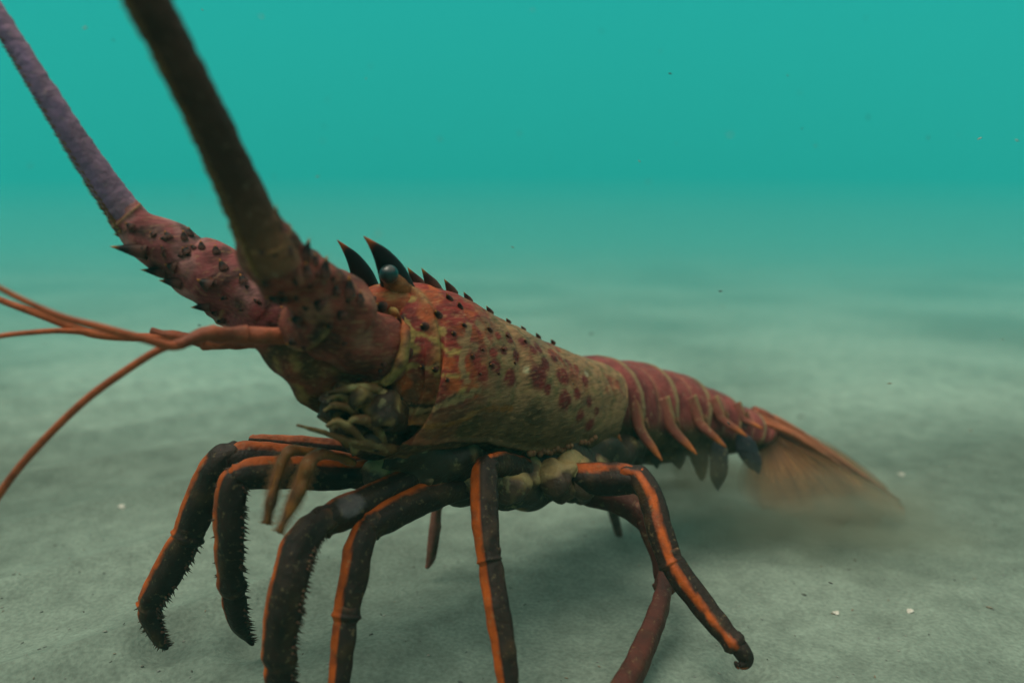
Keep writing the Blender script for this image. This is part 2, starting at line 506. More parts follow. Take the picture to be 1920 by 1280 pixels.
stroke_list = [
    ([(735, 742), (765, 756), (800, 762), (840, 752), (870, 738)], 5, (0.020, 0.014, 0.008)),
    ([(750, 772), (800, 768), (850, 752), (885, 738), (900, 733)], 6, (0.26, 0.17, 0.07)),
    ([(740, 700), (755, 690), (775, 684), (800, 690), (850, 705), (880, 700)], 4, C_YEL),
    ([(770, 622), (800, 630), (825, 645), (845, 660), (870, 660)], 5, C_YEL),
    ([(745, 590), (765, 605), (775, 625), (770, 650)], 4, C_YEL),
    ([(760, 790), (810, 800), (860, 790), (900, 770), (960, 765)], 6, (0.25, 0.10, 0.02)),
    ([(880, 610), (872, 650), (865, 690), (880, 715)], 7, C_TAN),
    ([(930, 845), (990, 848), (1050, 838), (1100, 825)], 5, (0.20, 0.11, 0.045)),
]
for line, w_, c_ in stroke_list:
    pts_ = catmull(line, 8)
    for px, py in pts_:
        loc, nor = hit(car_bvh, px, py)
        if loc is None: continue
        rr = R(w_, (loc - CAM).dot(FWD))
        for q in (loc, mirror_pt(loc)): SPOTS.append((q, rr, c_))
for i, p in enumerate(car.v):
    c = car.c[i]
    wob = 0.014 * noise.noise(p * 22)
    for q, rr, sc2 in SPOTS:
        if abs(p.x - q.x) > rr * 1.6 or abs(p.z - q.z) > rr * 1.6: continue
        d = (p - q).length + wob
        if d < rr * 1.4:
            c = mixc(c, sc2, 0.95 * sstep(rr * 1.3, rr * 0.75, d))
    car.c[i] = c
carapace = car.build('carapace', M_SHELL, lob)

# spines over the carapace: photo x, y of the root, length and root radius in photo px
sp_list = [(752, 600, 20, 12), (795, 611, 15, 9), (820, 590, 16, 10), (758, 660, 28, 14), (715, 574, 18, 12), (793, 687, 9, 7), (815, 692, 9, 7),
           (918, 618, 14, 8), (886, 668, 12, 8), (922, 684, 12, 8), (952, 630, 11, 6), (945, 655, 9, 6), (985, 640, 9, 5), (870, 610, 13, 7),
           (842, 560, 14, 8), (862, 575, 13, 7), (850, 625, 9, 6), (905, 655, 8, 5), (935, 700, 8, 5), (965, 680, 7, 5), (900, 700, 7, 5), (838, 712, 7, 5)]
def car_spine(loc, nor, ln, r, rake=0.9, rear=False):
    m = Mesh()
    d = nor * 0.55 + HEAD * rake + Vector((0, 0, 0.35))
    d = d + Vector((random.uniform(-.2, .2), random.uniform(-.2, .2), random.uniform(-.15, .25)))
    m.spine(loc, d, ln * random.uniform(0.85, 1.2), r, col_base=(0.09, 0.020, 0.014) if rear else (0.022, 0.010, 0.009), sink=0.35)
    return m
for px, py, ln, r in sp_list:
    loc, nor = hit(car_bvh, px, py)
    if loc is None: continue
    dd = (loc - CAM).dot(FWD)
    L_, r_ = R(ln, dd), R(r, dd) * (0.85 if px < 870 else 0.62)
    if (loc - CEN).dot(NEAR) > -0.3:
        car_spine(loc, nor, L_, r_, rear=px > 880).build('spine', M_SPINE, carapace)
    if (loc - CEN).dot(NEAR) > 0.08:
        car_spine(mirror_pt(loc), mirror_v(nor), L_, r_, rear=px > 880).build('spine', M_SPINE, carapace)
# spines along the ridge of the back (both sides of the midline)
for px, py, d, ln, r in [(795, 533, 3.62, 30, 11), (832, 545, 3.73, 22, 8), (864, 562, 3.83, 18, 6), (905, 585, 3.97, 14, 5), (940, 604, 4.07, 10, 4), (968, 618, 4.18, 9, 4), (996, 632, 4.28, 8, 4), (1024, 643, 4.4, 7, 4)]:
    for off in (0.05, -0.05):
        m = Mesh()
        m.spine(P(px, py - 3, d) + NEAR * off, HEAD * 0.75 + Vector((0, 0, 0.95)), R(ln * 1.15 * random.uniform(0.8, 1.15), d), R(r * 1.1, d), col_base=(0.05, 0.016, 0.012), sink=0.45)
        m.build('spine', M_SPINE, carapace)

# --- horns above the eyes
def horn(root, tip, r):
    m = Mesh()
    ax = tip - root
    bend = Vector((0, 0, 1)).cross(ax).normalized()
    up = Vector((0.25, 0.15, 0.25)) * ax.length * 0.55
    pts = []
    for t, k in ((-0.25, 1.05), (0, 1.0), (0.3, 0.80), (0.6, 0.50), (0.85, 0.19), (1.0, 0.02)):
        pts.append((root + ax * t + up * math.sin(max(0, t) * math.pi) * 0.35, r * k))
    def c(u, th, p, n):
        b = mixc((0.045, 0.020, 0.018), (0.016, 0.010, 0.011), sstep(0.15, 0.4, u))
        return mixc(b, (0.50, 0.11, 0.03), sstep(0.70, 0.84, u + 0.05 * math.sin(th)))
    m.tube(pts, seg=18, sub=5, flat=0.6, side=NEAR * -0.2 + Vector((0.6, 0.2, 0.6)), col=c)
    return m
horn(P(750, 556, 3.45), P(682, 443, 3.20), R(37, 3.4)).build('horn', M_SPINE, lob)
horn(P(692, 556, 3.58), P(632, 450, 3.36), R(29, 3.5)).build('horn', M_SPINE, lob)

# --- eyes
def eye_at(c, r, stalk_root):
    m = Mesh()
    m.tube([(stalk_root, r * 1.9), (stalk_root.lerp(c, 0.45), r * 1.2), (stalk_root.lerp(c, 0.7), r * 0.8), (c, r * 0.7)], seg=18, sub=5, col=lambda u, th, p, n: mixc((0.30, 0.09, 0.025), (0.10, 0.04, 0.02), sstep(0.5, 0.9, u)))
    st = m.build('eye', M_SHELL, lob)
    b = Mesh(); b.ball(c, r, (0.006, 0.022, 0.022), seg=28)
    b.build('eyeball', M_EYE, st)
eye_at(P(729, 514, 3.27), R(18, 3.27), P(742, 540, 3.44))
eye_at(P(672, 522, 3.66), R(19, 3.66), P(690, 560, 3.7))

# --- head front: brow plate between the horns and the antennal base, face and mouth
def brow_col(u, th, p, n):
    return mixc(mixc(C_ORANGE, C_RED, 0.4), C_YEL, 0.5 * sstep(0, 0.5, noise.noise(p * 12)))
m = Mesh()
m.tube([(P(770, 590, 3.70), 0.12), (P(735, 585, 3.53), 0.135), (P(708, 578, 3.42), 0.11), (P(684, 576, 3.34), 0.075), (P(668, 580, 3.29), 0.03)], seg=40, sub=8, flat=1.35, side=Vector((0, 0, 1)), col=brow_col, rough=0.02, nscale=8)
brow = m.build('brow_plate', M_SHELL, lob)
for px, py, d, ln, r in [(716, 574, 3.28, 16, 10), (664, 545, 3.25, 14, 10), (700, 560, 3.24, 8, 6)]:
    s_ = Mesh(); s_.spine(P(px, py, d), HEAD + Vector((0, 0, 0.5)), R(ln, d), R(r, d)); s_.build('spine', M_SPINE, brow)

def face_col(u, th, p, n):
    k = noise.noise(p * 9)
    c = mixc((0.150, 0.034, 0.016), (0.075, 0.032, 0.010), sstep(-0.3, 0.3, k))
    return mixc(c, (0.34, 0.19, 0.055), 0.7 * sstep(0.22, 0.45, noise.noise(p * 16 + Vector((2, 0, 0)))))
m = Mesh()
m.tube([(P(820, 760, 3.98), 0.22), (P(750, 745, 3.74), 0.24), (P(690, 722, 3.52), 0.23), (P(625, 698, 3.33), 0.18), (P(560, 668, 3.18), 0.13), (P(505, 645, 3.14), 0.07), (P(480, 640, 3.12), 0.02)],
       seg=48, sub=9, flat=0.9, side=Vector((0, 0, 1)), col=face_col, rough=0.035, nscale=8)
face = m.build('head', M_SHELL, lob)
m = Mesh()
# mouthparts: jaws and folded palps under the head
def mouth_col(u, th, p, n):
    k = noise.noise(p * 15 + Vector((5, 5, 1)))
    return mixc((0.040, 0.016, 0.005), (0.30, 0.17, 0.055), 0.9 * sstep(0.12, 0.45, k))
for a, b, c_, r in [((700, 760, 3.45), (640, 755, 3.25), (612, 790, 3.2), 42), ((720, 800, 3.5), (660, 800, 3.27), (625, 812, 3.2), 36), ((740, 760, 3.45), (680, 740, 3.2), (655, 765, 3.15), 30),
                    ((760, 790, 3.5), (715, 770, 3.22), (690, 800, 3.2), 34), ((745, 820, 3.55), (700, 825, 3.3), (655, 835, 3.25), 30), ((660, 740, 3.2), (625, 738, 3.12), (603, 755, 3.1), 20)]:
    m.tube([(P(*a), R(r, a[2])), (P(*b), R(r * 0.85, b[2])), (P(*c_), R(r * 0.45, c_[2]))], seg=20, sub=7, col=mouth_col, rough=0.045, nscale=14)
mouth = m.build('mouthparts', M_SOFT, lob)
# slim feelers in front of the mouth
def pale(u, th, p, n): return mixc((0.13, 0.055, 0.012), (0.34, 0.24, 0.09), sstep(-0.1, 0.4, noise.noise(p * 14)) * (0.5 + 0.5 * math.sin(th)))
for pts in ([(740, 850, 3.4, 9), (690, 838, 3.25, 9), (640, 822, 3.15, 7), (600, 808, 3.1, 5), (556, 797, 3.05, 3)],
            [(760, 850, 3.45, 11), (720, 838, 3.3, 10), (680, 830, 3.2, 8), (640, 822, 3.15, 4)],
            [(735, 748, 3.28, 8), (700, 728, 3.18, 9), (655, 728, 3.12, 8), (615, 736, 3.1, 3)],
            [(745, 775, 3.30, 9), (728, 745, 3.22, 12), (700, 735, 3.2, 8), (690, 740, 3.18, 3)],
            [(720, 830, 3.3, 8), (700, 795, 3.2, 11), (670, 785, 3.14, 9), (650, 792, 3.12, 3)],
            [(690, 840, 3.25, 6), (660, 805, 3.14, 8), (632, 790, 3.1, 7), (612, 800, 3.08, 3)],
            [(680, 790, 3.25, 6), (655, 765, 3.14, 8), (628, 760, 3.1, 7), (606, 770, 3.08, 3)]):
    m = Mesh(); m.tube([(P(a, b, d), R(r, d)) for a, b, d, r in pts], seg=10, sub=5, col=pale, rough=0.006, nscale=30)
    m.build('palp', M_SOFT, mouth)

# --- big antennae: jointed spiny base, long flagellum
def ped_col(dark):
    def f(u, th, p, n):
        k = noise.noise(p * 8); k2 = noise.noise(p * 17)
        a = (0.27, 0.065, 0.066) if not dark else (0.20, 0.042, 0.028)
        c = mixc(a, (0.34, 0.15, 0.14) if not dark else (0.26, 0.11, 0.07), 0.8 * sstep(0.1, 0.5, k + 0.4 * k2))
        c = mixc(c, (0.05, 0.02, 0.012), 0.7 * sstep(0.1, 0.5, -k))
        c = mixc(c, (0.025, 0.014, 0.010), 0.8 * sstep(0.28, 0.5, noise.noise(p * 11 + Vector((9, 2, 4)))))
        return mixc(c, (0.30, 0.18, 0.06), 0.6 * math.exp(-((u - 0.80) / 0.03) ** 2))
    return f
def antenna(segs, flag, spines, dark, flag_col, serr_side, ring=None):
    root = None
    bm_ = []
    for k, seg in enumerate(segs):
        m = Mesh()
        m.tube([(P(a, b, d), R(r, d)) for a, b, d, r in seg], seg=40, sub=10, col=ped_col(dark), rough=0.030, nscale=9, dome=True,
               profile=lambda u, th: 1 + 0.07 * math.exp(-((u - 0.80) / 0.035) ** 2) - 0.05 * math.exp(-((u - 0.70) / 0.05) ** 2))
        o = m.build('antenna' if root is None else 'antenna_segment', M_SHELL, lob if root is None else root)
        bm_.append(BVHTree.FromPolygons([tuple(v) for v in m.v], m.f))
        if root is None: root = o
    m = Mesh()
    fl = [(P(a, b, d), R(r, d)) for a, b, d, r in flag]
    # fine teeth along the flagellum
    m.tube(fl, seg=24, sub=26, col=flag_col, rough=0.006, nscale=30,
           profile=lambda u, th: 1 + 0.025 * math.sin(u * 700) * 0.6)
    raw = catmull([(p.x, p.y, p.z, r) for p, r in fl], 34)
    for i in range(2, len(raw) - 4):
        q = raw[i]; p = Vector(q[:3]); t = (Vector(raw[i + 1][:3]) - p).normalized()
        if i % 2 and i > 12: continue
        for sd in ([serr_side] if i % 4 else [serr_side, serr_side + t.cross(serr_side) * 0.9]):
            e = (sd - t * sd.dot(t)).normalized()
            m.spine(p + e * q[3] * 0.93, e * 0.55 + t * 0.9, q[3] * random.uniform(0.3, 0.62), q[3] * 0.11, col_base=(0.16, 0.08, 0.03), col_tip=(0.60, 0.38, 0.08), sink=0.3)
    m.build('flagellum', M_ANT, root)
    rs = random.Random(3 if dark else 4)
    extra = []
    while len(extra) < 26:
        sg = rs.choice(segs); q = rs.choice(sg)
        ex = q[0] + rs.uniform(-0.8, 0.8) * q[3]; ey = q[1] + rs.uniform(-0.8, 0.8) * q[3]
        extra.append((ex, ey, rs.uniform(6, 13), rs.uniform(3.5, 7), rs.uniform(-1, -0.3), rs.uniform(-0.8, 0.3)))
    for px, py, ln, r, dx, dy in spines + extra:
        best = None
        for bv in bm_:
            loc, nor = hit(bv, px, py)
            if loc is not None and (best is None or (loc - CAM).length < (best[0] - CAM).length): best = (loc, nor)
        if best is None:
            # on the outline: nearest point of the surface
            cand = []
            for bv in bm_:
                lo, no, ii, di = bv.find_nearest(P(px, py, segs[0][1][2] if len(segs[0]) > 1 else 3.1))
                cand.append((di, lo, no))
            cand.sort(key=lambda q: q[0])
            best = (cand[0][1], cand[0][2])
        loc, nor = best
        dd = (loc - CAM).dot(FWD)
        dv = (RT * dx - UP * dy).normalized() * 1.0
        hitdir = dv + nor * 0.35
        s_ = Mesh(); s_.spine(loc, hitdir, R(ln, dd), R(r, dd), sink=0.35)
        s_.build('spine', M_SPINE, root)
    return root

def near_flag_col(u, th, p, n):
    c = mixc((0.19, 0.080, 0.038), (0.055, 0.025, 0.016), sstep(0.02, 0.26, u))
    return mixc(c, (0.22, 0.09, 0.055), 0.8 * sstep(0.035, 0.0, u))
def far_flag_col(u, th, p, n):
    return mixc(mixc((0.32, 0.17, 0.15), (0.28, 0.16, 0.24), sstep(0.03, 0.2, u)), (0.17, 0.12, 0.26), 0.4 * sstep(0.1, 0.5, n.dot(Vector((-0.6, -0.8, -0.1))) + 0.6 * noise.noise(p * Vector((9, 9, 9)).x)))
antenna(
    [[(735, 668, 3.42, 62), (700, 655, 3.30, 66), (650, 625, 3.16, 66), (600, 605, 3.05, 64), (570, 590, 2.98, 55)],
     [(665, 600, 3.10, 50), (630, 570, 3.02, 62), (590, 545, 2.93, 62), (560, 530, 2.86, 55), (535, 510, 2.80, 44)],
     [(585, 540, 2.90, 50), (545, 515, 2.80, 60), (515, 485, 2.70, 60), (500, 450, 2.62, 50), (495, 430, 2.58, 40)]],
    [(520, 500, 2.66, 46), (492, 440, 2.58, 43), (445, 340, 2.45, 40), (385, 210, 2.30, 38), (325, 90, 2.18, 38), (262, -30, 2.08, 38), (190, -190, 2.0, 34), (60, -520, 1.95, 27), (-150, -1000, 2.0, 18), (-380, -1500, 2.3, 8)],
    [(520, 420, 36, 10, -.15, -1), (572, 478, 34, 12, 0, -1), (608, 510, 32, 12, -.1, -1), (655, 545, 30, 12, -.2, -1), (448, 498, 30, 10, -1, -.8), (600, 570, 20, 13, -.6, -.5),
     (560, 600, 18, 12, -.8, -.3), (520, 560, 22, 12, -.8, -.4), (640, 590, 18, 10, -.5, -.5), (470, 550, 22, 9, -1, -.2), (575, 510, 20, 11, -.3, -.8), (535, 560, 15, 10, -1, 0),
     (540, 470, 20, 10, -.2, -.8), (505, 590, 16, 10, -1, .1), (675, 560, 16, 9, -.2, -1), (550, 640, 14, 9, -.8, .2), (630, 545, 16, 9, -.3, -.8), (590, 490, 16, 8, -.1, -1),
     (500, 530, 14, 10, -.9, -.2), (620, 610, 12, 8, -.8, 0)],
    True, near_flag_col, Vector((-1, -0.25, -0.3)))
antenna(
    [[(600, 640, 3.62, 52), (540, 610, 3.55, 58), (490, 590, 3.50, 58), (440, 570, 3.45, 52), (410, 560, 3.42, 42)],
     [(500, 580, 3.46, 48), (450, 545, 3.42, 58), (400, 515, 3.38, 60), (350, 490, 3.34, 54), (320, 470, 3.32, 42)],
     [(370, 500, 3.36, 46), (330, 475, 3.32, 52), (285, 445, 3.28, 47), (250, 415, 3.25, 38), (232, 398, 3.23, 32)]],
    [(262, 430, 3.27, 34), (228, 388, 3.22, 29), (160, 290, 3.12, 25), (80, 165, 3.02, 21), (-10, 20, 2.95, 18), (-140, -180, 2.9, 15), (-330, -500, 2.9, 11), (-560, -900, 3.0, 6)],
    [(300, 405, 34, 10, -.35, -1), (258, 470, 48, 14, -1, -.45), (300, 510, 34, 11, -1, -.35), (330, 530, 30, 11, -1, -.3), (385, 575, 26, 10, -1, -.2), (315, 443, 12, 8, -.5, -.6), (348, 472, 11, 8, -.5, -.6),
     (355, 437, 12, 8, -.3, -1), (378, 462, 12, 7, -.2, -1), (325, 500, 16, 11, -.7, -.4), (418, 500, 16, 9, -.4, -.7), (388, 533, 20, 13, -.8, -.5), (455, 525, 13, 9, -.4, -.6), (270, 468, 14, 10, -.9, -.3),
     (470, 490, 38, 11, -.9, -.8), (345, 445, 14, 7, -.3, -1), (405, 470, 12, 8, -.3, -1), (480, 620, 12, 8, -.8, 0), (245, 425, 12, 8, -.6, -.5)],
    False, far_flag_col, Vector((-1, -0.4, -0.2)))
# pale-rimmed collar round the root of the near antenna
def collar_col(u, th, p, n): return mixc(mixc((0.26, 0.17, 0.05), C_ORANGE, sstep(-0.2, 0.4, noise.noise(p * 9)) * 0.9), C_BROWN, 0.8 * sstep(0.1, 0.4, noise.noise(p * 19)))
m = Mesh()
cc = P(705, 652, 3.30); ring = []
ax0 = (P(650, 625, 3.16) - P(735, 668, 3.42)).normalized()
ax1 = ax0.cross(Vector((0, 0, 1))).normalized(); ax2 = ax0.cross(ax1).normalized()
for k in range(33):
    a = 2 * math.pi * k / 32
    ring.append((cc + ax1 * math.cos(a) * R(70, 3.3) + ax2 * math.sin(a) * R(74, 3.3), 0.017 + 0.005 * math.sin(a * 3)))
m.tube(ring, seg=12, sub=4, col=collar_col, cap=False, rough=0.03, nscale=11, flat=1.5)
m.build('antenna_collar', M_SHELL, lob)

# --- antennules: stalk with two thin whips each
C_WHIP = (0.50, 0.110, 0.028)
def whip_col(u, th, p, n): return mixc(C_WHIP, (0.34, 0.08, 0.035), 0.5 + 0.5 * noise.noise(p * 5))
def antennule(stalks, whips):
    m = Mesh()
    for st in stalks:
        m.tube([(P(a, b, d), R(r * 0.9, d)) for a, b, d, r in st], seg=18, sub=6, dome=True, col=lambda u, th, p, n: mixc((0.36, 0.085, 0.035), (0.15, 0.04, 0.02), 0.5 + noise.noise(p * 10)), rough=0.008, nscale=20)
    root = m.build('antennule', M_LEG, lob)
    for w in whips:
        m = Mesh(); m.tube([(P(a, b, d), R(r * 0.82, d)) for a, b, d, r in w], seg=12, sub=16, col=whip_col)
        m.build('whip', M_LEG, root)
antennule([[(570, 640, 3.12, 22), (520, 630, 3.05, 18), (465, 628, 3.0, 18), (455, 627, 2.99, 20)], [(462, 628, 3.0, 22), (430, 627, 2.96, 17), (402, 626, 2.93, 19), (396, 627, 2.92, 18)],
           [(404, 623, 2.93, 19), (380, 628, 2.9, 16), (345, 642, 2.86, 12), (330, 646, 2.84, 10)]],
          [[(345, 645, 2.86, 11), (318, 648, 2.82, 11), (270, 635, 2.76, 10), (190, 614, 2.70, 9.5), (110, 592, 2.64, 8.5), (20, 551, 2.58, 7), (-70, 500, 2.5, 6), (-200, 420, 2.5, 4), (-330, 330, 2.5, 2)],
           [(350, 640, 2.88, 10), (300, 655, 2.86, 9), (235, 695, 2.84, 9), (160, 750, 2.83, 9), (85, 822, 2.84, 9), (25, 890, 2.86, 9), (-30, 970, 2.9, 8), (-90, 1060, 2.95, 6), (-140, 1150, 3.0, 3)]])
antennule([[(590, 655, 3.35, 22), (500, 640, 3.3, 18), (440, 640, 3.26, 16), (380, 645, 3.22, 14)], [(385, 643, 3.22, 14), (330, 630, 3.18, 11), (285, 623, 3.15, 9)]],
          [[(330, 632, 3.18, 10), (250, 632, 3.12, 10), (190, 628, 3.08, 10), (150, 619, 3.05, 9), (80, 592, 3.0, 8.5), (0, 562, 2.95, 7.5), (-90, 520, 2.9, 6), (-230, 450, 2.9, 3)],
           [(220, 630, 3.10, 10), (165, 623, 3.06, 8), (110, 620, 3.0, 6.5), (50, 624, 2.96, 6), (0, 630, 2.93, 6), (-80, 645, 2.9, 5), (-220, 690, 2.9, 2)]])

# --- underside of the chest with the leg sockets
def und_col(u, th, p, n):
    k = noise.noise(p * 8)
    return mixc((0.035, 0.022, 0.010), (0.24, 0.15, 0.055), sstep(0.15, 0.55, k))
m = Mesh()
m.tube([(P(720, 820, 3.6), 0.14), (P(790, 845, 3.75), 0.20), (P(880, 862, 3.95), 0.22), (P(980, 866, 4.2), 0.225), (P(1070, 860, 4.45), 0.22), (P(1140, 850, 4.75), 0.17), (P(1200, 828, 4.98), 0.14), (P(1300, 822, 5.2), 0.12), (P(1370, 818, 5.32), 0.08)],
       seg=64, sub=22, flat=1.2, side=Vector((0, 0, 1)), col=und_col, rough=0.07, nscale=6, profile=lambda u, th: 1 + 0.07 * abs(math.sin(u * 22)) * max(0, -math.cos(th)))
und = m.build('underside', M_SOFT, lob)
def sock_col(u, th, p, n):
    return mixc((0.07, 0.035, 0.016), (0.30, 0.21, 0.08), sstep(0.0, 0.45, noise.noise(p * 9) + 0.25 * n.z))
for a, b, r in [((760, 870, 3.75), (700, 885, 3.55), 30), ((850, 880, 3.85), (800, 895, 3.6), 32), ((920, 890, 4.0), (880, 905, 3.72), 32), ((990, 895, 4.1), (950, 905, 3.78), 36),
                ((1070, 890, 4.25), (1035, 900, 3.95), 38), ((1110, 890, 4.4), (1080, 900, 4.05), 34)]:
    m = Mesh()
    A, B = P(*a), P(*b)
    m.tube([(A, R(r, a[2])), (A.lerp(B, 0.5), R(r * 1.05, a[2])), (B, R(r * 0.8, b[2])), (B + (B - A) * 0.15, R(r * 0.4, b[2]))], seg=40, sub=10, col=sock_col, rough=0.06, nscale=11)
    m.build('leg_socket', M_SOFT, und)
random.seed(11)
for k in range(34):
    px = random.uniform(770, 1150); t_ = (px - 770) / 380
    py = random.uniform(868, 908); d_ = 3.62 + t_ * 0.72 + random.uniform(-0.02, 0.06)
    m = Mesh()
    A = P(px, py, d_ + 0.1); B = P(px + random.uniform(-34, 18), py + random.uniform(2, 26), d_)
    r_ = R(random.uniform(7, 14), d_)
    m.tube([(A, r_ * 1.2), (A.lerp(B, 0.5), r_), (B, r_ * 0.6)], seg=16, sub=5, flat=0.7, col=sock_col, rough=0.022, nscale=14, dome=True)
    m.build('joint_plate', M_SOFT, und)
# bead row along the lower edge of the carapace
m = Mesh()
for k in range(26):
    t = k / 25
    px = 955 + t * 160; py = 862 - 30 * t ** 2 + 3 * math.sin(k * 1.7)
    loc, nor = hit(car_bvh, px, py - 12)
    if loc is None: continue
    m.ball(loc + Vector((0, 0, -0.01)), 0.016 + 0.004 * random.random(), (0.16, 0.07, 0.03), seg=8)
m.build('bead_row', M_SHELL, carapace)

# --- walking legs
LEG_DARK = (0.024, 0.012, 0.007); LEG_ORG = (0.46, 0.085, 0.008); LEG_RED = (0.11, 0.026, 0.016)
def leg_col(stripe, w, fade_tip=False, base=LEG_DARK, org=LEG_ORG):
    st = stripe.normalized()
    def f(u, th, p, n):
        k = n.dot(st) + 0.05 * noise.noise(p * 14)
        c = mixc(base, (0.075, 0.040, 0.016), 0.6 * sstep(0.1, 0.6, noise.noise(p * 10)))
        c = mixc(c, mixc(org, LEG_RED, 0.45 * sstep(0.1, 0.5, noise.noise(p * 13 + Vector((4, 4, 4))))), sstep(w + 0.13, w + 0.22, k + 0.04 * noise.noise(p * 40)))
        j_ = math.exp(-((u - 0.02) / 0.035) ** 2) + 0.8 * math.exp(-((u - 0.90) / 0.03) ** 2)
        return mixc(c, (0.20, 0.085, 0.04), 0.6 * j_ * sstep(-0.3, 0.3, noise.noise(p * 12)))
    return f
def leg(segments, stripe, w=0.62, flat=0.7, bristle=None, base=LEG_DARK, org=LEG_ORG, paint=None, label=None, bcol=(0.045, 0.025, 0.014)):
    """segments: lists of (photo x, y, distance, radius px); first = upper limb"""
    root = None
    side = RT * 1.0
    for k, sg in enumerate(segments):
        m = Mesh()
        pts = [(P(a, b, d), R(r * 0.80, d)) for a, b, d, r in sg]
        st = (stripe[k] if isinstance(stripe, list) else stripe)
        ax = (pts[-1][0] - pts[0][0]).normalized()
        sd = FWD.cross(ax).normalized()
        m.tube(pts, seg=28, sub=9, flat=flat, side=sd, col=leg_col(st, w, base=base, org=org), rough=0.006, nscale=16,
               dome=True, profile=lambda u, th: (1 + 0.08 * math.cos(4 * th) + 0.03 * math.cos(2 * th + 1)) * (1 + 0.17 * math.exp(-((u - 0.86) / 0.035) ** 2) + 0.10 * math.exp(-((u - 0.06) / 0.04) ** 2) - 0.10 * math.exp(-((u - 0.13) / 0.035) ** 2) - 0.06 * math.exp(-((u - 0.76) / 0.05) ** 2)))
        for q_, rr_, cc_ in (paint or []):
            for i_, p_ in enumerate(m.v):
                dq = (p_ - q_).length + 0.01 * noise.noise(p_ * 25)
                if dq < rr_: m.c[i_] = mixc(m.c[i_], cc_, 0.9 * sstep(rr_, rr_ * 0.8, dq))
        last = k == len(segments) - 1
        nm = 'walking_leg' if root is None else ('leg_tip' if last else 'leg_segment')
        o = m.build(nm, M_LEG, lob if root is None else root)
        if root is None:
            root = o
            if label: o['label'] = label
    if bristle:
        m = Mesh()
        for si, sgn, n, ln in bristle:
            sg = segments[si]
            raw = catmull([(*P(a, b, d), R(r, d)) for a, b, d, r in sg], 40)
            for q in range(n):
                i = int(random.uniform(0.12, 0.97) * (len(raw) - 2))
                p = Vector(raw[i][:3]); t = (Vector(raw[i + 1][:3]) - p).normalized()
                s0 = FWD.cross(t).normalized() * sgn
                e = (s0 + FWD * random.uniform(-0.35, 0.5)).normalized()
                rr = raw[i][3]
                m.spine(p + e * rr * 0.8, e * 0.9 + t * random.uniform(0.1, 0.7), R(ln, 3.4) * random.uniform(0.5, 1.2), 0.0052, col_base=bcol, col_tip=(0.12, 0.07, 0.035), sink=0.2)
        m.build('bristles', M_LEG, root)
    return root
LEFTUP = -RT * 1.0 + UP * 0.25 - FWD * 0.35
UPW = UP * 1.0 - FWD * 0.35
# two far front legs
leg([[(760, 860, 3.95, 24), (700, 850, 3.90, 24), (600, 838, 3.84, 22), (500, 828, 3.80, 16), (470, 824, 3.79, 10)]], UPW, w=0.55, org=(0.42, 0.10, 0.03))
leg([[(720, 880, 3.80, 30), (620, 872, 3.72, 32), (520, 862, 3.66, 36), (450, 860, 3.62, 38), (425, 868, 3.60, 30)],
     [(452, 846, 3.62, 24), (420, 862, 3.6, 36), (392, 905, 3.6, 38), (362, 975, 3.62, 36), (350, 1010, 3.63, 33)],
     [(362, 980, 3.62, 30), (338, 1030, 3.64, 34), (310, 1080, 3.66, 33), (283, 1125, 3.67, 27), (276, 1140, 3.68, 24)],
     [(284, 1115, 3.67, 24), (281, 1150, 3.68, 25), (290, 1180, 3.69, 20), (302, 1205, 3.70, 12), (314, 1216, 3.71, 3)]],
    [UPW, LEFTUP, LEFTUP, LEFTUP], w=0.74, bristle=[(2, -1, 60, 13), (3, -1, 40, 12), (3, 1, 25, 10)], label='dark front leg planted farthest left')
leg([[(700, 890, 3.62, 30), (620, 890, 3.52, 34), (540, 885, 3.44, 36), (470, 888, 3.38, 34), (440, 895, 3.36, 24)],
     [(462, 878, 3.38, 18), (438, 900, 3.36, 30), (430, 950, 3.36, 34), (430, 1010, 3.37, 32), (430, 1060, 3.42, 31), (436, 1110, 3.48, 28)],
     [(434, 1085, 3.46, 26), (440, 1130, 3.52, 26), (446, 1165, 3.58, 22), (460, 1192, 3.64, 13), (474, 1208, 3.68, 3)]],
    [UPW + RT * 0.1, LEFTUP, LEFTUP], w=0.72, bristle=[(1, -1, 70, 12), (2, -1, 40, 12), (1, 1, 20, 8)], label='dark front leg with a curved hairy tip')
# near front legs
leg([[(840, 880, 3.72, 18), (790, 892, 3.62, 26), (740, 915, 3.50, 33), (680, 945, 3.38, 36), (625, 970, 3.28, 38), (598, 985, 3.24, 30)],
     [(620, 965, 3.27, 28), (590, 985, 3.22, 34), (560, 1025, 3.17, 38), (545, 1080, 3.13, 40), (532, 1140, 3.12, 41), (524, 1200, 3.14, 38), (524, 1250, 3.17, 34)],
     [(524, 1225, 3.15, 34), (524, 1265, 3.18, 33), (530, 1310, 3.24, 28), (545, 1350, 3.28, 18), (560, 1375, 3.30, 4)]],
    [UPW + FWD * 0.5, LEFTUP + FWD * 0.2, LEFTUP], w=0.74, bristle=[(1, -1, 100, 12), (2, -1, 50, 12)], paint=[(P(662, 940, 3.27), 0.082, (0.15, 0.12, 0.12)), (P(690, 925, 3.31), 0.05, (0.15, 0.12, 0.12))], label='near front leg with a grey patch above the knee')
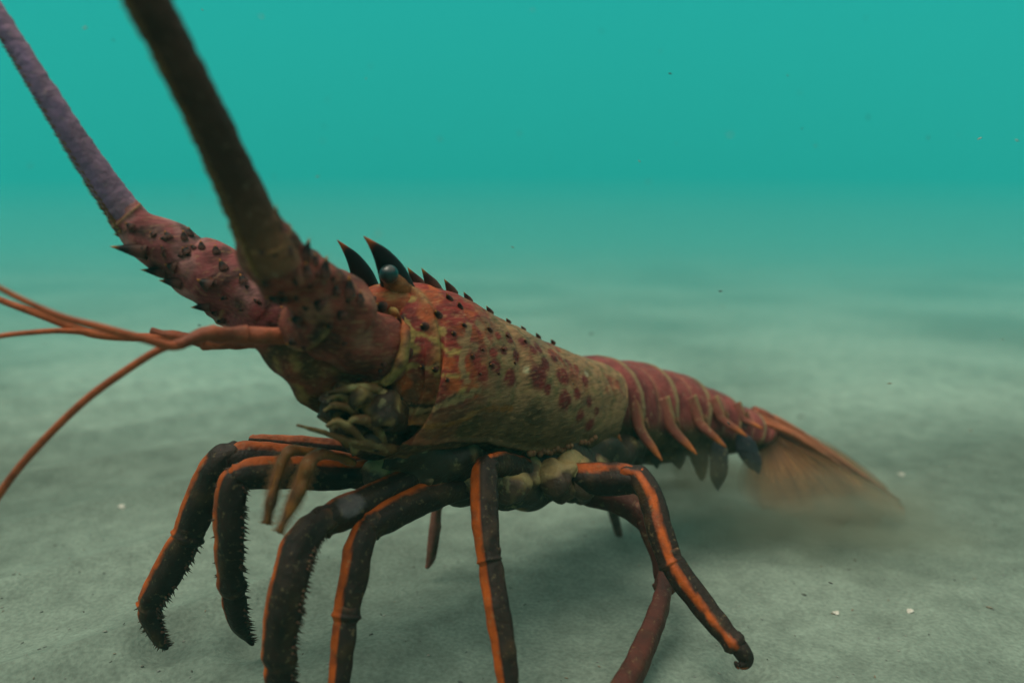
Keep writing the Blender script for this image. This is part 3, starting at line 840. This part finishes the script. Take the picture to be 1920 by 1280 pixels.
leg([[(930, 890, 3.85, 20), (880, 908, 3.74, 26), (820, 925, 3.62, 32), (760, 950, 3.48, 35), (715, 975, 3.38, 34), (690, 990, 3.34, 26)],
     [(712, 968, 3.37, 22), (688, 990, 3.33, 28), (672, 1030, 3.28, 31), (662, 1085, 3.25, 31), (652, 1135, 3.22, 29), (648, 1160, 3.21, 27)],
     [(652, 1130, 3.22, 24), (646, 1180, 3.20, 27), (640, 1240, 3.18, 25), (634, 1310, 3.16, 22), (632, 1370, 3.16, 12), (632, 1400, 3.16, 3)]],
    [UPW + FWD * 0.5, LEFTUP - FWD * 0.3, LEFTUP - FWD * 0.3], w=0.64, label='second near leg with a broad orange front stripe')
leg([[(1000, 890, 4.05, 34), (960, 880, 3.85, 34), (930, 870, 3.68, 30), (912, 872, 3.58, 24)],
     [(915, 862, 3.60, 20), (908, 880, 3.54, 28), (908, 930, 3.47, 30), (910, 985, 3.40, 29), (915, 1035, 3.34, 27), (918, 1055, 3.32, 23)],
     [(915, 1020, 3.36, 22), (920, 1060, 3.32, 27), (932, 1140, 3.24, 27), (945, 1220, 3.18, 26), (955, 1300, 3.13, 22), (962, 1380, 3.1, 12), (966, 1410, 3.1, 3)]],
    [UPW, -RT * 0.9 - FWD * 0.5 + UP * 0.1, -RT * 0.9 - FWD * 0.5], w=0.60, label='middle leg standing almost straight')
# rear near leg, bent far out to the right
leg([[(1030, 890, 4.10, 28), (1080, 895, 4.05, 32), (1130, 898, 4.00, 36), (1175, 898, 3.92, 34), (1205, 905, 3.87, 26)],
     [(1165, 885, 3.92, 16), (1195, 890, 3.88, 24), (1220, 930, 3.80, 27), (1235, 985, 3.72, 28), (1252, 1040, 3.65, 28), (1262, 1062, 3.62, 24)],
     [(1250, 1030, 3.66, 22), (1270, 1070, 3.61, 28), (1310, 1125, 3.54, 27), (1350, 1175, 3.47, 25), (1380, 1210, 3.42, 23)],
     [(1370, 1195, 3.44, 22), (1392, 1222, 3.41, 20), (1400, 1240, 3.40, 14), (1385, 1247, 3.40, 8), (1378, 1240, 3.4, 3)]],
    [UPW - FWD * 0.25, -RT * 0.15 - FWD + UP * 0.35, -RT * 0.2 - FWD + UP * 0.1, -FWD - UP], w=0.74, label='rear leg stretched out to the right with a bright orange stripe')
leg([[(1060, 915, 4.25, 24), (1110, 925, 4.22, 30), (1160, 935, 4.18, 32), (1200, 965, 4.14, 28), (1225, 1000, 4.10, 22)],
     [(1190, 945, 4.15, 20), (1220, 990, 4.10, 26), (1242, 1040, 4.04, 27), (1248, 1080, 4.0, 26), (1245, 1105, 3.96, 22)],
     [(1248, 1075, 4.0, 20), (1242, 1120, 3.86, 25), (1222, 1180, 3.66, 28), (1196, 1240, 3.45, 31), (1168, 1290, 3.27, 31), (1120, 1360, 3.08, 28), (1080, 1410, 2.98, 14)]],
    [UP - FWD * 0.6 + RT * 0.6] * 3, w=0.95, base=(0.085, 0.022, 0.014), org=(0.3, 0.06, 0.02), label='rusty brown leg curving behind the stretched one')
# far leg seen under the belly
leg([[(880, 890, 4.35, 18), (850, 905, 4.42, 18), (825, 930, 4.46, 15), (818, 950, 4.47, 12)],
     [(820, 935, 4.47, 10), (817, 980, 4.48, 12), (812, 1020, 4.49, 12), (806, 1050, 4.5, 10), (800, 1064, 4.5, 4)]],
    LEFTUP, w=1.5, base=(0.26, 0.10, 0.07), label='thin pinkish far leg seen under the belly')
leg([[(1080, 890, 4.75, 18), (1120, 905, 4.95, 18), (1140, 930, 5.05, 15)], [(1140, 920, 5.05, 12), (1150, 960, 5.1, 11), (1160, 1000, 5.12, 8), (1165, 1012, 5.13, 3)]],
    LEFTUP, w=1.5, base=(0.14, 0.07, 0.05))

# leg-like mouth feet with comb teeth, between the front legs
def mf_col(u, th, p, n): return mixc((0.24, 0.085, 0.016), (0.07, 0.03, 0.010), 0.5 + 0.8 * noise.noise(p * 14))
for pts in ([(640, 858, 3.4, 11), (580, 846, 3.25, 12), (538, 848, 3.18, 13), (521, 890, 3.16, 12), (508, 940, 3.15, 9), (500, 982, 3.15, 4)],
            [(660, 866, 3.35, 11), (615, 852, 3.2, 12), (583, 862, 3.12, 15), (566, 905, 3.10, 14), (545, 950, 3.09, 11), (523, 998, 3.09, 4)]):
    m = Mesh(); m.tube([(P(a, b, d), R(r, d)) for a, b, d, r in pts], seg=20, sub=7, flat=0.7, col=mf_col, rough=0.012, nscale=16)
    mf = m.build('mouth_foot', M_LEG, lob)
    m = Mesh()
    raw = catmull([(*P(a, b, d), R(r, d)) for a, b, d, r in pts[2:]], 14)
    for i in range(4, len(raw) - 1):
        p = Vector(raw[i][:3]); t = (Vector(raw[i + 1][:3]) - p).normalized(); e = FWD.cross(t).normalized()
        for sg in (-1, 1):
            m.spine(p + e * sg * raw[i][3] * 0.8, e * sg + t * 0.4, 0.026 * random.uniform(0.7, 1.3), 0.0035, col_base=(0.16, 0.07, 0.02), col_tip=(0.3, 0.16, 0.05))
    m.build('comb_teeth', M_LEG, mf)
# --- tail (abdomen): overlapping plates narrowing to the fan
def sidev(a): return Vector((math.cos(a), -math.sin(a), 0))
tail_st = [
    (P(1085, 684, 4.66), 0.56, 0.27, sidev(0.70)),
    (P(1120, 674, 4.80), 0.66, 0.335, sidev(0.72)),
    (P(1180, 681, 4.98), 0.66, 0.34, sidev(0.78)),
    (P(1240, 694, 5.14), 0.62, 0.33, sidev(0.84)),
    (P(1300, 717, 5.28), 0.54, 0.31, sidev(0.92)),
    (P(1355, 745, 5.38), 0.45, 0.28, sidev(1.02)),
    (P(1400, 769, 5.43), 0.32, 0.24, sidev(1.12)),
    (P(1426, 784, 5.45), 0.25, 0.20, sidev(1.2)),
    (P(1450, 802, 5.46), 0.08, 0.08, sidev(1.2)),
]
NSEG = 6.0
def tail_f(u): return (u * 6.6) % 1.0
def tail_disp(u, th, p):
    f = tail_f(u)
    s = math.sin(th)
    plate = 0.030 * f ** 1.5 - 0.020 * math.exp(-((f - 0.5) / 0.05) ** 2) * sstep(0.0, 0.4, s)
    return plate * sstep(-0.5, 0.0, s) * (1 - u * 0.4) + 0.005 * noise.noise(p * 18)
def tail_col(u, th, p, n):
    f = tail_f(u); s = math.sin(th); k = noise.noise(p * 8)
    c = mixc((0.23, 0.048, 0.040), (0.15, 0.030, 0.026), sstep(-0.2, 0.4, k))
    c = mixc(c, (0.24, 0.17, 0.08), 0.85 * sstep(0.84, 0.93, f) + 0.35 * math.exp(-((f - 0.5) / 0.04) ** 2))
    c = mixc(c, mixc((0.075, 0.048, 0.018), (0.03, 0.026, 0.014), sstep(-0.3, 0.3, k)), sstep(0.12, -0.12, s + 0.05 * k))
    return c
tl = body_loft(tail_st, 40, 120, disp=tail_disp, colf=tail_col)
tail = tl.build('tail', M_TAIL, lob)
tail_bvh = BVHTree.FromPolygons([tuple(v) for v in tl.v], tl.f)
# side spikes of the plates
spk = [(1139, 742, 1165, 827, 4.60, 9), (1183, 752, 1242, 864, 4.74, 14), (1238, 758, 1307, 852, 4.90, 14), (1290, 756, 1362, 839, 5.03, 13), (1332, 758, 1401, 818, 5.14, 12), (1378, 768, 1430, 803, 5.22, 10)]
def spk_col(u, th, p, n):
    c = mixc((0.20, 0.055, 0.035), (0.26, 0.18, 0.07), sstep(0.2, 0.8, n.dot(RT)) * (1 - u))
    return mixc(c, (0.46, 0.13, 0.03), sstep(0.6, 0.85, u))
for x0, y0, x1, y1, d, r in spk:
    A = P(x0, y0 - 12, d + 0.12); B = P(x1, y1, d - 0.02)
    loc, nor = hit(tail_bvh, x0, y0)
    if loc is not None:
        dd = (loc - CAM).dot(FWD); A = P(x0, y0 - 10, dd + 0.05); B = P(x1, y1, dd - 0.05)
    mid = A.lerp(B, 0.5) + RT * -0.035 - UP * 0.02
    for mir in (0, 1):
        pts = [(A, R(r * 1.35, d)), (A.lerp(mid, 0.6), R(r * 0.95, d)), (mid, R(r * 0.72, d)), (mid.lerp(B, 0.6), R(r * 0.48, d)), (B, R(1.0, d))]
        if mir:
            q = Vector(A); nrm = sidev(0.75 + (x0 - 1139) * 0.0015)
            w2 = 2 * 0.30
            pts = [(a - nrm * (w2 * (0.95 if i < 2 else 1.02)), b) for i, (a, b) in enumerate(pts)]
        m = Mesh(); m.tube(pts, seg=14, sub=5, flat=0.7, side=RT, col=spk_col)
        m.build('side_spike', M_TAIL, tail)
        if not mir:
            m = Mesh(); q0 = A.lerp(mid, 0.7)
            m.spine(q0 + RT * R(r, d), RT * 0.5 - UP, R(16, d), R(5, d), col_base=(0.22, 0.10, 0.05), col_tip=(0.4, 0.15, 0.04))
            m.build('spikelet', M_TAIL, tail)
# swimmerets hanging under the tail
def swim_col(u, th, p, n): return mixc((0.03, 0.028, 0.035), (0.012, 0.014, 0.022), u)
for x0, y0, x1, y1, d, w_ in [(1348, 822, 1346, 920, 4.92, 18), (1385, 812, 1425, 888, 4.98, 19), (1262, 812, 1275, 880, 5.0, 18), (1306, 815, 1316, 900, 5.08, 17), (1225, 810, 1232, 878, 4.95, 16)]:
    A, B = P(x0, y0, d), P(x1, y1, d)
    m = Mesh()
    m.tube([(A, R(5, d)), (A.lerp(B, 0.15), R(w_ * 0.8, d)), (A.lerp(B, 0.45), R(w_, d)), (A.lerp(B, 0.75), R(w_ * 0.75, d)), (B, R(2, d))], seg=16, sub=6, flat=0.22, side=RT, col=swim_col, rough=0.01, nscale=10)
    m.build('swimmeret', M_SOFT, tail)

# --- tail fan: five overlapping blades with an orange rib on each
fan_root = P(1425, 790, 5.42)
def blade(tip, mid_off, half, thick=0.012, rib=True, c0=(0.20, 0.075, 0.022), c1=(0.30, 0.15, 0.045)):
    """a flat rounded blade, widening from the root to the tip"""
    m = Mesh()
    A = fan_root; ax = (tip - A); ln = ax.length; t = ax.normalized()
    wv = mid_off.normalized(); wv = (wv - t * wv.dot(t)).normalized(); nv = t.cross(wv).normalized()
    nu, nw = 40, 20
    idx = {}
    for side in (0, 1):
        for i in range(nu + 1):
            u = i / nu
            for j in range(nw + 1):
                v = j / nw * 2 - 1
                prof = half * (0.25 + 0.95 * sstep(0, 0.75, u)) * math.sqrt(max(0.0, 1 - max(0, (u - 0.72) / 0.285) ** 2.2))
                p = A + ax * (0.02 + u) + wv * v * prof - Vector((0, 0, 1)) * 0.10 * v * v * half
                th_ = thick * (1 - abs(v) ** 4) * (1 - u * 0.6) * (1 if side else -1)
                fold = 0.010 * math.sin(v * 26 + 2 * noise.noise(p * 3)) * sstep(0.2, 0.6, u)
                p = p + nv * (th_ + fold)
                idx[(side, i, j)] = len(m.v); m.v.append(p)
                c = mixc(mixc(c0, c1, sstep(0.2, 0.8, u)), (0.09, 0.035, 0.014), 0.65 * sstep(0.2, 0.9, math.sin(v * 26 + 2 * noise.noise(p * 3))))
                al = 0.9 * (1 - 0.75 * sstep(0.45, 1.0, u)) * (1 - 0.8 * sstep(0.35, 1.0, abs(v)))
                m.c.append((*c[:3], al))
    for side in (0, 1):
        for i in range(nu):
            for j in range(nw):
                m.f.append((idx[(side, i, j)], idx[(side, i, j + 1)], idx[(side, i + 1, j + 1)], idx[(side, i + 1, j)]))
    for i in range(nu):
        for j in (0, nw):
            m.f.append((idx[(0, i, j)], idx[(0, i + 1, j)], idx[(1, i + 1, j)], idx[(1, i, j)]))
    for j in range(nw):
        for i in (0, nu):
            m.f.append((idx[(0, i, j)], idx[(0, i, j + 1)], idx[(1, i, j + 1)], idx[(1, i, j)]))
    return m, t, nv
fan = Mesh()
fan.tube([(P(1405, 785, 5.42), 0.11), (P(1432, 795, 5.44), 0.10), (P(1458, 806, 5.45), 0.05)], seg=24, sub=6, flat=0.7, side=RT, col=(0.24, 0.06, 0.03))
fan_o = fan.build('tail_fan', M_TAIL, lob)
for tip, off, half in [(P(1690, 950, 5.50), Vector((0, 1, 0.35)), 0.24), (P(1650, 965, 5.34), Vector((-0.3, -0.7, -0.7)), 0.22), (P(1585, 975, 5.18), Vector((-0.8, -0.5, -0.6)), 0.22),
                       (P(1500, 960, 5.10), Vector((-0.8, -0.3, -0.4)), 0.20), (P(1440, 950, 5.12), Vector((-0.9, -0.2, -0.2)), 0.17), (P(1660, 915, 5.85), Vector((0.3, 1, 0.2)), 0.22), (P(1620, 890, 6.1), Vector((0.5, 1, 0.1)), 0.2)]:
    m, t, nv = blade(tip, off, half)
    m.build('tail_blade', M_FAN, fan_o)
def rib_col(u, th, p, n): return mixc((0.42, 0.11, 0.045), (0.28, 0.12, 0.06), u)
for pts in ([(1410, 778, 5.36, 9), (1460, 800, 5.38, 8), (1530, 836, 5.42, 6.5), (1600, 880, 5.46, 5), (1688, 938, 5.52, 1.5)],
            [(1425, 790, 5.30, 6), (1480, 812, 5.30, 6), (1540, 848, 5.32, 4.5), (1600, 890, 5.36, 2)],
            [(1420, 772, 5.46, 8), (1480, 800, 5.5, 7), (1560, 850, 5.6, 5), (1630, 900, 5.66, 2)]):
    m = Mesh(); m.tube([(P(a, b, d), R(r, d)) for a, b, d, r in pts], seg=10, sub=7, col=rib_col, rough=0.005, nscale=12)
    m.build('rib', M_TAIL, fan_o)

# ------------------------------------------------------------------ small things: shell chips on the sand, specks in the water
m_chip = make_mat('shell_chip', rough=0.5, n1=300, amt=0.2, bump=0.2, bscale=900)
def chip(px, py, size, label, col=(0.6, 0.58, 0.5)):
    g = on_ground(px, py); g = Vector((g.x, g.y, sand_z(g.x, g.y)))
    m = Mesh()
    a = random.uniform(0, 6.28)
    ax = Vector((math.cos(a), math.sin(a), 0.15))
    m.tube([(g - ax * size, size * 0.1), (g - ax * size * 0.5 + Vector((0, 0, size * .3)), size * 0.6), (g + ax * size * 0.2 + Vector((0, 0, size * .35)), size * 0.8), (g + ax * size, size * 0.3)],
           seg=14, sub=4, flat=0.35, side=Vector((-ax.y, ax.x, 0)), col=col, rough=size * 0.3, nscale=1.2 / size)
    o = m.build('shell_fragment', m_chip, origin=g)
    o['label'] = label; o['category'] = 'shell'; o['group'] = 'shell fragments on the sand'
chip(228, 950, 0.030, 'pale shell chip on the sand left of the front legs')
chip(1568, 1130, 0.022, 'small shell chip on the sand right of the stretched rear leg')
chip(1708, 1127, 0.024, 'whitish shell chip on the sand farthest right')
chip(1690, 882, 0.03, 'shell chip on the sand beyond the tail fan')

m_grit = make_mat('grit', rough=0.8, n1=50, amt=0.2)
m = Mesh()
random.seed(5)
for k in range(800):
    y = 2.6 + 9 * random.random() ** 1.6; x = random.uniform(-0.8, 0.8) * y
    z = sand_z(x, y); s_ = random.uniform(0.003, 0.007) * (1.8 if random.random() < 0.05 else 1)
    dv = Vector((random.uniform(-1, 1), random.uniform(-1, 1), random.uniform(-0.2, 0.2))).normalized()
    g = Vector((x, y, z + s_ * 0.3))
    m.tube([(g - dv * s_ * 1.6, s_ * 0.3), (g, s_), (g + dv * s_ * 1.5, s_ * 0.4)], seg=6, sub=1, flat=0.6,
           col=random.choice([(0.32, 0.33, 0.28), (0.24, 0.2, 0.14), (0.08, 0.09, 0.075), (0.12, 0.14, 0.12), (0.2, 0.22, 0.2)]))
gr = m.build('sand_grit', m_grit, origin=Vector((0, 0, 0)))
gr['kind'] = 'stuff'; gr['label'] = 'coarse grit and shell bits strewn over the sand'; gr['category'] = 'grit'

m_sp = make_mat('speck', rough=0.7, n1=50, amt=0.2)
m = Mesh()
random.seed(21)
for k in range(110):
    px, py = random.uniform(-60, 1980), random.uniform(-40, 1180)
    d = random.uniform(2.2, 9.0)
    g = P(px, py, d)
    if g.z < 0.2: continue
    s_ = random.uniform(0.0015, 0.0035) * (0.6 + d / 6)
    dv = Vector((random.uniform(-1, 1), random.uniform(-0.5, 0.5), random.uniform(-0.4, 0.4))).normalized()
    cshade = random.choice([(0.5, 0.5, 0.4), (0.3, 0.28, 0.2), (0.06, 0.05, 0.04)])
    m.tube([(g - dv * s_ * 3, s_ * 0.3), (g, s_), (g + dv * s_ * 3, s_ * 0.3)], seg=5, sub=1, col=cshade)
sp = m.build('suspended_specks', m_sp, origin=Vector((0, 0, 0)))
sp['kind'] = 'stuff'
sp['label'] = 'tiny specks drifting in the water'; sp['category'] = 'particles'

# ------------------------------------------------------------------ silt stirred up behind the legs, and the turbid water itself
def vol_mat(name, build):
    m = bpy.data.materials.new(name); m.use_nodes = True
    nt = m.node_tree
    for n in list(nt.nodes):
        if n.type != 'OUTPUT_MATERIAL': nt.nodes.remove(n)
    v = nt.nodes.new('ShaderNodeVolumePrincipled')
    nt.links.new(v.outputs[0], nt.nodes['Material Output'].inputs['Volume'])
    build(nt, v)
    return m
def box_mesh(name, lo, hi):
    m = Mesh()
    for x in (lo[0], hi[0]):
        for y in (lo[1], hi[1]):
            for z in (lo[2], hi[2]):
                m.v.append(Vector((x, y, z))); m.c.append((1, 1, 1))
    m.f = [(0, 1, 3, 2), (4, 6, 7, 5), (0, 4, 5, 1), (2, 3, 7, 6), (0, 2, 6, 4), (1, 5, 7, 3)]
    return m
def silt_build(nt, v, col=(0.34, 0.37, 0.28, 1), dens=None):
    N, L = nt.nodes, nt.links
    tc = N.new('ShaderNodeTexCoord')
    ln = N.new('ShaderNodeVectorMath'); ln.operation = 'LENGTH'
    L.new(tc.outputs['Object'], ln.inputs[0])
    fo = N.new('ShaderNodeMapRange'); fo.interpolation_type = 'SMOOTHSTEP'
    fo.inputs['From Min'].default_value = 1.0; fo.inputs['From Max'].default_value = 0.15
    L.new(ln.outputs['Value'], fo.inputs['Value'])
    nz = N.new('ShaderNodeTexNoise'); nz.inputs['Scale'].default_value = 2.2; nz.inputs['Detail'].default_value = 3
    L.new(tc.outputs['Object'], nz.inputs['Vector'])
    nr = N.new('ShaderNodeMapRange'); nr.inputs['From Min'].default_value = 0.36; nr.inputs['From Max'].default_value = 0.66
    L.new(nz.outputs['Fac'], nr.inputs['Value'])
    a = N.new('ShaderNodeMath'); a.operation = 'MULTIPLY'
    L.new(fo.outputs[0], a.inputs[0]); L.new(nr.outputs[0], a.inputs[1])
    b = N.new('ShaderNodeMath'); b.operation = 'MULTIPLY'; b.inputs[1].default_value = dens or SILT_DENS
    L.new(a.outputs[0], b.inputs[0]); L.new(b.outputs[0], v.inputs['Density'])
    v.inputs['Color'].default_value = col
SILT_DENS = 26.0
m_silt = vol_mat('silt', silt_build)
def silt(centre, rad, mat=None, name='silt_cloud', label='', rz=0.0):
    m = Mesh(); m.ball(Vector((0, 0, 0)), 1.0 / S, (1, 1, 1), seg=24)
    o = m.build(name, mat or m_silt, origin=Vector((0, 0, 0)))
    o.location = centre * S
    o.scale = tuple(r * S for r in rad)
    o.rotation_euler = (0, 0, rz)
    o['kind'] = 'stuff'; o['label'] = label; o['category'] = 'silt'
silt(P(1480, 955, 5.1), (1.45, 0.62, 0.46), label='cloud of brown silt stirred up under the tail fan', rz=0.15)

m_dark_silt = vol_mat('dark_silt', lambda nt, v: silt_build(nt, v, (0.16, 0.16, 0.10, 1), 70.0))
silt(P(1255, 893, 4.90), (0.78, 0.36, 0.36), mat=m_dark_silt, name='silt_cloud', label='grey silt hanging under the swimmerets behind the rear legs', rz=0.1)
def murk_build(nt, v):
    v.inputs['Color'].default_value = (0.04, 0.73, 0.75, 1)
    v.inputs['Density'].default_value = 0.26
m_murk = vol_mat('murk', murk_build)
silt(Vector((0, 75, 0)), (120, 69.0, 26), mat=m_murk, name='murky_water', label='bank of murky green water farther out over the sand')
def bank_build(nt, v):
    v.inputs['Color'].default_value = (0.40, 0.86, 0.76, 1)
    v.inputs['Density'].default_value = 0.066
silt(P(1590, 985, 4.9), (1.05, 0.7, 0.30), label='thin brown silt drifting right of the tail fan', rz=-0.2)
m_bank = vol_mat('pale_murk', bank_build)
for h_, l_ in ((1.6, 'lowest and thickest'), (2.2, 'second'), (2.7, 'third'), (3.2, 'middle'), (3.8, 'fifth'), (4.5, 'sixth'), (5.4, 'topmost')):
    silt(Vector((0, 75, -0.6)), (120, 68.6 - h_ * 0.12, h_), mat=m_bank, name='pale_murky_water', label=l_ + ' layer of pale sediment haze over the far sand')

def haze_build(nt, v):
    v.inputs['Color'].default_value = (0.10, 0.88, 0.80, 1)
    v.inputs['Density'].default_value = 0.03
    v.inputs['Anisotropy'].default_value = 0.0
hz = box_mesh('haze', (-205, -65, -16), (205, 245, 28)).build('haze', vol_mat('haze', haze_build), origin=Vector((0, 0, 0)), smooth=False)
hz['kind'] = 'stuff'
hz['label'] = 'turbid green water around the lobster'; hz['category'] = 'haze'
